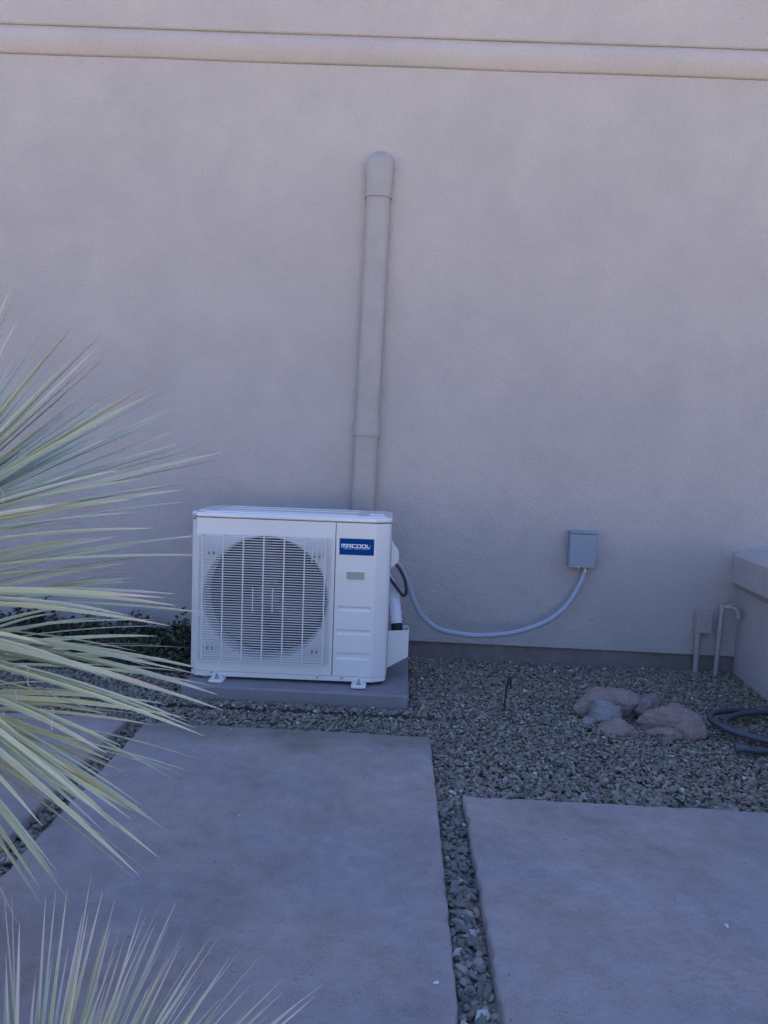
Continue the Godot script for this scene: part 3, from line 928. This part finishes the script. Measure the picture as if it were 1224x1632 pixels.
# ------------------------------------------------------------------ plants
# one sword leaf from a to b with a keel; tone 0 blue green .. 1 old yellow
func sword(a: Vector3, b: Vector3, bow: Vector3, width: float, tone: float, dead: float, r: RandomNumberGenerator, segs := 9) -> ArrayMesh:
	var rows := []
	var cols := []
	var mid := (a + b) * 0.5 + bow
	var green := Color(0.46, 0.49, 0.37).lerp(Color(0.34, 0.40, 0.31), r.randf())
	green = green * r.randf_range(0.85, 1.2)
	var olive := Color(0.56, 0.55, 0.30) * r.randf_range(0.85, 1.15)
	var body := green.lerp(olive, tone)
	var rim := body.lerp(Color(0.74, 0.73, 0.56), 0.6 + 0.2 * r.randf())
	var straw := Color(0.62, 0.56, 0.48).lerp(Color(0.34, 0.23, 0.16), pow(r.randf(), 2.0) * 0.7)
	var roll := r.randf_range(-0.9, 0.9)
	for i in segs + 1:
		var t := i / float(segs)
		var p := a.lerp(mid, t).lerp(mid.lerp(b, t), t)
		var dir := (a.lerp(mid, minf(t + 0.02, 1.0)).lerp(mid.lerp(b, minf(t + 0.02, 1.0)), minf(t + 0.02, 1.0)) - a.lerp(mid, maxf(t - 0.02, 0)).lerp(mid.lerp(b, maxf(t - 0.02, 0)), maxf(t - 0.02, 0))).normalized()
		var side := dir.cross(Vector3(0.05, 1, 0.1)).normalized().rotated(dir, roll + t * 0.5)
		var up := side.cross(dir)
		var w := width * 0.5 * (0.75 + 0.55 * t if t < 0.35 else 0.87 * pow(1.0 - (t - 0.35) / 0.65, 0.5) + 0.07)
		rows.append(PackedVector3Array([p - side * w + up * w * 0.35, p - side * w * 0.64 + up * w * 0.2, p - up * w * 0.12, p + side * w * 0.64 + up * w * 0.2, p + side * w + up * w * 0.35]))
		var k := smoothstep(1.0 - dead, 1.0 - dead * 0.6, t)
		var bl := body.lerp(olive, 0.35 * (1.0 - t) * tone)
		var c0 := bl.lerp(straw, k)
		var c1 := rim.lerp(straw, k)
		cols.append(PackedColorArray([c1, c0, c0 * r.randf_range(0.9, 1.05), c0, c1]))
	return sheet(rows, false, cols)

func build_yucca() -> void:
	var r := RandomNumberGenerator.new()
	r.seed = 31
	var c := Vector3(-1.04, 0.93, 2.88)
	var y := base("yucca", Vector3(c.x, 0, c.z))
	tag(y, "large yucca with long blue green sword leaves at left edge", "yucca")
	var tr := []
	var rad := []
	for i in 12:
		var t := i / 11.0
		tr.append(Vector3(0.03 * sin(t * 3.0), -0.05 + 0.95 * t, 0.02 * sin(t * 2.0)))
		rad.append(lerpf(0.085, 0.055, t) + 0.006 * sin(i * 2.1))
	var tp := PackedVector3Array(tr)
	put("trunk", tube(tp, rad, 16), M.bark, y)
	var o := Vector3(0, c.y, 0)
	var tips := [Vector3(0.082, 0.579, -0.28), Vector3(0.157, 0.524, -0.33), Vector3(0.495, 0.407, 0.35), Vector3(0.12, 0.451, -0.447), Vector3(0.117, 0.467, -0.422), Vector3(0.524, 0.407, 0.308), Vector3(0.112, 0.44, -0.554), Vector3(0.52, 0.389, 0.249), Vector3(0.525, 0.359, 0.35), Vector3(0.159, 0.369, -0.574), Vector3(0.472, 0.345, 0.342), Vector3(-0.058, 0.443, -0.57), Vector3(0.591, 0.348, 0.247), Vector3(0.377, 0.39, -0.477), Vector3(0.232, 0.37, -0.537), Vector3(0.212, 0.335, -0.524), Vector3(0.274, 0.292, -0.48), Vector3(0.409, 0.329, -0.439), Vector3(0.415, 0.338, -0.51), Vector3(0.435, 0.271, -0.39), Vector3(0.421, 0.24, -0.453), Vector3(0.493, 0.25, -0.429), Vector3(0.646, 0.232, 0.002), Vector3(0.583, 0.213, -0.324), Vector3(0.494, 0.15, -0.38), Vector3(0.603, 0.191, 0.308), Vector3(0.014, 0.031, -0.707), Vector3(0.577, 0.133, 0.28), Vector3(0.599, 0.108, 0.278), Vector3(0.505, 0.006, -0.511), Vector3(0.282, -0.045, -0.61), Vector3(0.315, -0.083, -0.659), Vector3(0.624, 0.029, 0.016), Vector3(0.284, -0.135, -0.585), Vector3(0.243, -0.162, -0.677), Vector3(0.007, -0.197, -0.595), Vector3(-0.013, 0.54, -0.448), Vector3(0.389, 0.465, 0.306), Vector3(0.61, -0.039, 0.172), Vector3(0.621, -0.059, 0.241), Vector3(0.38, -0.237, -0.47), Vector3(0.657, -0.063, 0.117), Vector3(0.453, -0.293, -0.477), Vector3(0.44, -0.297, -0.376), Vector3(0.501, -0.315, -0.335), Vector3(0.668, -0.179, 0.195), Vector3(0.655, -0.152, 0.307), Vector3(0.682, -0.156, 0.168), Vector3(0.598, -0.301, -0.194), Vector3(0.712, -0.201, 0.235), Vector3(0.689, -0.195, 0.175), Vector3(0.662, -0.24, 0.221), Vector3(0.514, -0.408, -0.278), Vector3(0.393, -0.474, -0.393), Vector3(0.688, -0.238, 0.26), Vector3(0.558, -0.518, -0.287), Vector3(0.542, -0.523, -0.235), Vector3(0.632, -0.32, 0.248), Vector3(0.507, -0.544, -0.266), Vector3(0.384, -0.521, -0.228), Vector3(0.592, -0.425, 0.199), Vector3(0.602, -0.341, 0.307), Vector3(0.624, -0.419, 0.238), Vector3(0.55, -0.374, 0.333), Vector3(0.358, -0.601, -0.107), Vector3(0.645, -0.401, 0.353), Vector3(0.484, -0.698, -0.109), Vector3(0.628, -0.404, 0.398), Vector3(0.498, -0.418, 0.381), Vector3(0.291, -0.721, -0.009), Vector3(0.361, -0.699, 0.015), Vector3(0.207, -0.605, -0.225)]
	# leaves between and behind those, and round the rest of the head
	for i in 105:
		var up := r.randf_range(-0.95, 0.93)
		var az := r.randf_range(-1.9, 1.9) if i < 80 else r.randf_range(1.9, 4.4)
		var d := Vector3(cos(az) * sqrt(1.0 - up * up), up, sin(az) * sqrt(1.0 - up * up))
		var len := r.randf_range(0.36, 0.56)
		if d.z > 0.35:
			len *= 0.86
		tips.append(d * len + Vector3(0, clampf(-0.06 + 0.42 * d.y, -0.33, 0.06), 0))
	for i in 72:
		tips[i] = tips[i] * 1.045 + Vector3(0, 0.012, 0)
		for k in (2 if i % 3 == 0 else 1):
			var t: Vector3 = tips[i]
			tips.append(t * r.randf_range(0.78, 0.98) + Vector3(r.randfn(0, 0.028), r.randfn(0, 0.03), r.randfn(0, 0.03)))
	for i in tips.size():
		var t: Vector3 = tips[i]
		var d := t.normalized()
		var a := o + Vector3(d.x, 0, d.z) * 0.05 + Vector3(0, clampf(-0.06 + 0.42 * d.y, -0.33, 0.06), 0)
		var lift := 0.008 + 0.045 * clampf(0.5 - d.y, 0.0, 1.0) * Vector2(d.x, d.z).length() * r.randf_range(0.5, 1.2)
		var bow := Vector3(0, lift, 0) + Vector3(r.randf_range(-0.012, 0.012), 0, r.randf_range(-0.012, 0.012))
		var tone := clampf(0.42 - d.y * 0.95 + r.randf_range(-0.25, 0.25), 0.02, 1.0)
		var dead := r.randf_range(0.06, 0.17) if r.randf() < 0.8 else r.randf_range(0.17, 0.32)
		put("leaf", sword(a, o + t, bow, r.randf_range(0.0105, 0.0142), tone, dead, r), M.leaf, y)
	# fine curled fibres off the leaf edges
	var fv := PackedVector3Array()
	for i in 34:
		var t: Vector3 = tips[r.randi() % tips.size()]
		var s := o + t * r.randf_range(0.35, 0.75) + Vector3(0, 0.02, 0)
		var g := Vector3(r.randfn(0, 1), r.randfn(0, 1), r.randfn(0, 1)).normalized()
		var h := g.cross(t).normalized()
		var last := s
		for k in 8:
			var w := s + g * 0.006 * (k + 1) + h * 0.014 * sin(k * 0.7 + i)
			var e := Vector3(0.0004, 0.0004, 0)
			quad(fv, last - e, last + e, w + e, w - e)
			last = w
	put("fibres", soup(fv), M.fibre, y).set_meta("kind", "stuff")

func build_small_yucca() -> void:
	var r := RandomNumberGenerator.new()
	r.seed = 47
	var y := base("grassy_yucca", Vector3(-0.51, -0.02, 3.42))
	tag(y, "low clump of narrow upright green leaves at bottom left", "yucca")
	var tips := [Vector3(0.061, 0.548, -0.1), Vector3(0.069, 0.506, -0.127), Vector3(0.072, 0.466, -0.176), Vector3(0.126, 0.473, -0.154), Vector3(0.069, 0.299, -0.46), Vector3(0.112, 0.328, -0.395), Vector3(0.2, 0.443, -0.154), Vector3(0.179, 0.239, -0.438), Vector3(0.262, 0.45, -0.128), Vector3(0.239, 0.225, -0.41), Vector3(0.274, 0.194, -0.445), Vector3(0.37, 0.427, -0.061), Vector3(0.403, 0.164, -0.409), Vector3(0.311, 0.37, -0.121), Vector3(0.28, 0.429, -0.098), Vector3(0.142, 0.213, -0.393), Vector3(0.016, 0.512, -0.119), Vector3(-0.097, 0.379, -0.332), Vector3(-0.023, 0.494, -0.129), Vector3(-0.193, 0.351, -0.356), Vector3(-0.083, 0.519, -0.112), Vector3(0.112, 0.474, -0.09), Vector3(-0.083, 0.252, -0.359), Vector3(0.149, 0.492, -0.097), Vector3(0.444, 0.374, -0.034), Vector3(0.321, 0.354, -0.105), Vector3(0.42, 0.416, -0.041), Vector3(0.358, 0.341, -0.145), Vector3(0.198, 0.433, -0.117), Vector3(0.123, 0.451, -0.135), Vector3(0.087, 0.468, -0.119), Vector3(0.058, 0.132, -0.454)]
	var list := []
	for t in tips:
		list.append(t)
		for k in 2:
			list.append(t * r.randf_range(0.72, 0.97) + Vector3(r.randfn(0, 0.014), r.randfn(0, 0.012), r.randfn(0, 0.014)))
	for i in 36:
		var az := r.randf() * TAU
		var up := r.randf_range(0.5, 0.95)
		list.append(Vector3(cos(az) * sqrt(1 - up * up), up, sin(az) * sqrt(1 - up * up)) * r.randf_range(0.3, 0.45))
	for t in list:
		var d: Vector3 = t.normalized()
		var a := Vector3(d.x * 0.03 + r.randfn(0, 0.012), 0, d.z * 0.03 + r.randfn(0, 0.012))
		put("leaf", sword(a, t, Vector3(0, 0.02 + 0.03 * (1.0 - d.y), 0), r.randf_range(0.0055, 0.0092), r.randf_range(0.45, 1.0), r.randf_range(0.12, 0.4), r, 7), M.leaf, y)

func weed(at: Vector3, tall: float, wide: float, count: int, sd: int, label: String) -> void:
	var r := RandomNumberGenerator.new()
	r.seed = sd
	var w := base("weed", at)
	tag(w, label, "weed", "weeds along the foot of the wall")
	var lv := PackedVector3Array()
	var lc := PackedColorArray()
	var sv := []
	for s in count:
		var az := r.randf() * TAU
		var top := Vector3(cos(az) * wide * r.randf(), tall * r.randf_range(0.35, 1.0), sin(az) * wide * 0.6 * r.randf())
		var foot := Vector3(top.x * 0.35, -0.02, top.z * 0.35)
		var bend := Vector3(r.randfn(0, 0.015), 0.02, r.randfn(0, 0.015))
		var pts := curve([foot, (foot + top) * 0.5 + bend, top], 4)
		sv.append(tube(pts, 0.0017, 4, false))
		for k in 24:
			var t := r.randf_range(0.1, 1.0)
			var p := pts[int(t * (pts.size() - 1))]
			var d := Vector3(r.randfn(0, 1), r.randfn(0.2, 0.6), r.randfn(0, 1)).normalized()
			var l := r.randf_range(0.016, 0.045)
			var n := d.cross(Vector3(r.randfn(0, 1), r.randfn(0, 1), r.randfn(0, 1))).normalized() * l * 0.34
			var q := p + d * l
			var m := p + d * l * 0.5 + Vector3(0, 0.003, 0)
			for tri in [[p, m + n, q], [p, q, m - n]]:
				for e in tri:
					lv.append(e)
			var c := Color(0.035, 0.06, 0.028) * r.randf_range(0.6, 1.7)
			for e in 6:
				lc.append(c)
	put("foliage", soup(lv, lc), M.weed, w).set_meta("kind", "stuff")
	for m in sv:
		put("stem", m, M.twig, w)

func build_weeds() -> void:
	var bed := []
	var n := FastNoiseLite.new()
	n.seed = 9
	n.frequency = 2.2
	for i in 15:
		var row := PackedVector3Array()
		for j in 41:
			var x := lerpf(-3.0, -1.02, j / 40.0)
			var z := lerpf(0.0, 0.62, i / 14.0)
			var e := minf(minf(i, 14 - i) / 3.0, minf(j, 40 - j) / 4.0)
			row.append(Vector3(x, -0.03 + 0.035 * clampf(e, 0, 1) + 0.025 * n.get_noise_2d(x, z), z))
		bed.append(row)
	tag(put("soil_bed", sheet(bed), M.soil), "dark bare soil under the weeds along the wall at left", "soil", "", "structure")
	weed(Vector3(-1.16, 0, 0.22), 0.27, 0.13, 16, 1, "taller dark green weed right beside the heat pump")
	weed(Vector3(-1.42, 0, 0.20), 0.22, 0.15, 16, 2, "dark green weed a step left of the heat pump weed")
	weed(Vector3(-1.72, 0, 0.20), 0.19, 0.18, 16, 3, "low dark weed against the wall behind the yucca leaf tips")
	weed(Vector3(-2.06, 0, 0.18), 0.31, 0.16, 18, 4, "bushiest dark green weed farthest left along the wall")
	weed(Vector3(-1.30, 0, 0.44), 0.12, 0.16, 14, 5, "short dark weed on the soil nearest the pad corner")
	weed(Vector3(-1.62, 0, 0.46), 0.13, 0.18, 14, 6, "short spreading weed in front of the low wall weed")
	weed(Vector3(-1.95, 0, 0.46), 0.15, 0.18, 14, 7, "short spreading weed half hidden behind the yucca leaves")
	var gr := RandomNumberGenerator.new()
	gr.seed = 19
	var gv := PackedVector3Array()
	var gc := PackedColorArray()
	for i in 5200:
		var p := Vector3(gr.randf_range(-2.7, -1.06), 0.0, 0.07 + 0.5 * pow(gr.randf(), 1.4))
		var hump := clampf(0.09 + 0.09 * n.get_noise_2d(p.x * 2.0, p.z * 2.0 + 8.0), 0.01, 0.2) * (1.0 - smoothstep(0.38, 0.6, p.z))
		p.y = gr.randf() * hump * 1.6
		var d := Vector3(gr.randfn(0, 1), gr.randfn(0.4, 0.6), gr.randfn(0, 1)).normalized()
		var l := gr.randf_range(0.014, 0.04)
		var w := d.cross(Vector3(gr.randfn(0, 1), gr.randfn(0, 1), gr.randfn(0, 1))).normalized() * l * gr.randf_range(0.2, 0.36)
		for e in [p, p + d * l * 0.5 + w, p + d * l, p, p + d * l, p + d * l * 0.5 - w]:
			gv.append(e)
		var c := Color(0.035, 0.055, 0.028) * gr.randf_range(0.5, 1.6)
		if gr.randf() < 0.12:
			c = Color(0.14, 0.11, 0.075) * gr.randf_range(0.6, 1.1)
		for e in 6:
			gc.append(c)
	tag(put("ground_cover", soup(gv, gc), M.weed), "dark low ground cover between the taller weeds along the wall", "ground cover", "", "stuff")
	# dry stalks lying across the weeds
	var r := RandomNumberGenerator.new()
	r.seed = 15
	var d := base("dry_stalks", Vector3(-1.3, 0, 0.42))
	tag(d, "thin dry tan stalks lying among the weeds by the pad", "stalks")
	for i in 26:
		var p := Vector3(r.randf_range(-0.55, 0.22), r.randf_range(0.01, 0.08), r.randf_range(-0.2, 0.16))
		var a := r.randf() * TAU
		var l := r.randf_range(0.06, 0.16)
		var q := p + Vector3(cos(a) * l, r.randf_range(-0.01, 0.10), sin(a) * l * 0.6)
		put("stalk", tube(PackedVector3Array([p, (p + q) * 0.5 + Vector3(0, 0.012, 0), q]), 0.0016, 4, false), M.twig, d)

# ------------------------------------------------------------------ scene
func _ready() -> void:
	var cam := Camera3D.new()
	cam.name = "camera"
	cam.position = Vector3(0, 1.206, 4.45)
	cam.rotation = Vector3(-atan(101.0 / 1226.0), atan(23.0 / 1226.0), 0.0445)
	cam.fov = rad_to_deg(2.0 * atan(816.0 / 1226.0))
	cam.near = 0.05
	cam.far = 400.0
	add_child(cam)
	cam.current = true

	var env := Environment.new()
	env.background_mode = Environment.BG_SKY
	var sm := ProceduralSkyMaterial.new()
	sm.sky_top_color = Color(0.37, 0.48, 0.72)
	sm.sky_horizon_color = Color(0.61, 0.70, 0.83)
	sm.sky_energy_multiplier = 0.55
	sm.sky_curve = 0.15
	sm.ground_bottom_color = Color(0.25, 0.23, 0.2)
	sm.ground_horizon_color = Color(0.5, 0.5, 0.5)
	sm.sun_angle_max = 20.0
	var sky := Sky.new()
	sky.sky_material = sm
	env.sky = sky
	env.tonemap_mode = Environment.TONE_MAPPER_LINEAR
	env.tonemap_exposure = 8.7
	env.sdfgi_enabled = true
	env.ssao_enabled = true
	env.ssil_enabled = true
	var we := WorldEnvironment.new()
	we.name = "world_environment"
	we.environment = env
	add_child(we)

	var sun := DirectionalLight3D.new()
	sun.name = "sun"
	sun.light_energy = 1.6
	sun.light_color = Color(1.0, 0.96, 0.9)
	sun.light_angular_distance = 0.5
	sun.shadow_enabled = true
	add_child(sun)
	sun.look_at_from_position(Vector3(0.088, 0.495, -0.865) * 50.0, Vector3.ZERO)

	make_materials()
	var gm := PlaneMesh.new()
	gm.size = Vector2(300, 300)
	tag(put("ground", gm, M.desert, self, Vector3(0, -0.06, 0)), "pale desert ground around the house", "ground", "", "structure")
	var bed := PlaneMesh.new()
	bed.size = Vector2(12, 5.5)
	var ground := put("gravel_ground", bed, M.ground, self, Vector3(0, -0.04, 2.7))
	tag(ground, "gravel covered strip of ground along the house wall", "ground", "", "structure")
	build_house()
	build_low_wall()
	concrete_slab(-1.04, 0.182, 1.268, 3.095, 101, "middle square concrete slab with damp dark stain along back edge", true)
	concrete_slab(0.272, 1.49, 1.815, 3.64, 202, "right concrete slab across the gravel gap, nearer the camera", false)
	concrete_slab(-2.345, -1.125, 1.235, 3.07, 303, "left concrete slab mostly hidden beneath the yucca leaves", false)
	build_gravel(ground)
	build_unit()
	build_services()
	build_rocks()
	build_yucca()
	build_small_yucca()
	build_weeds()
	build_litter()
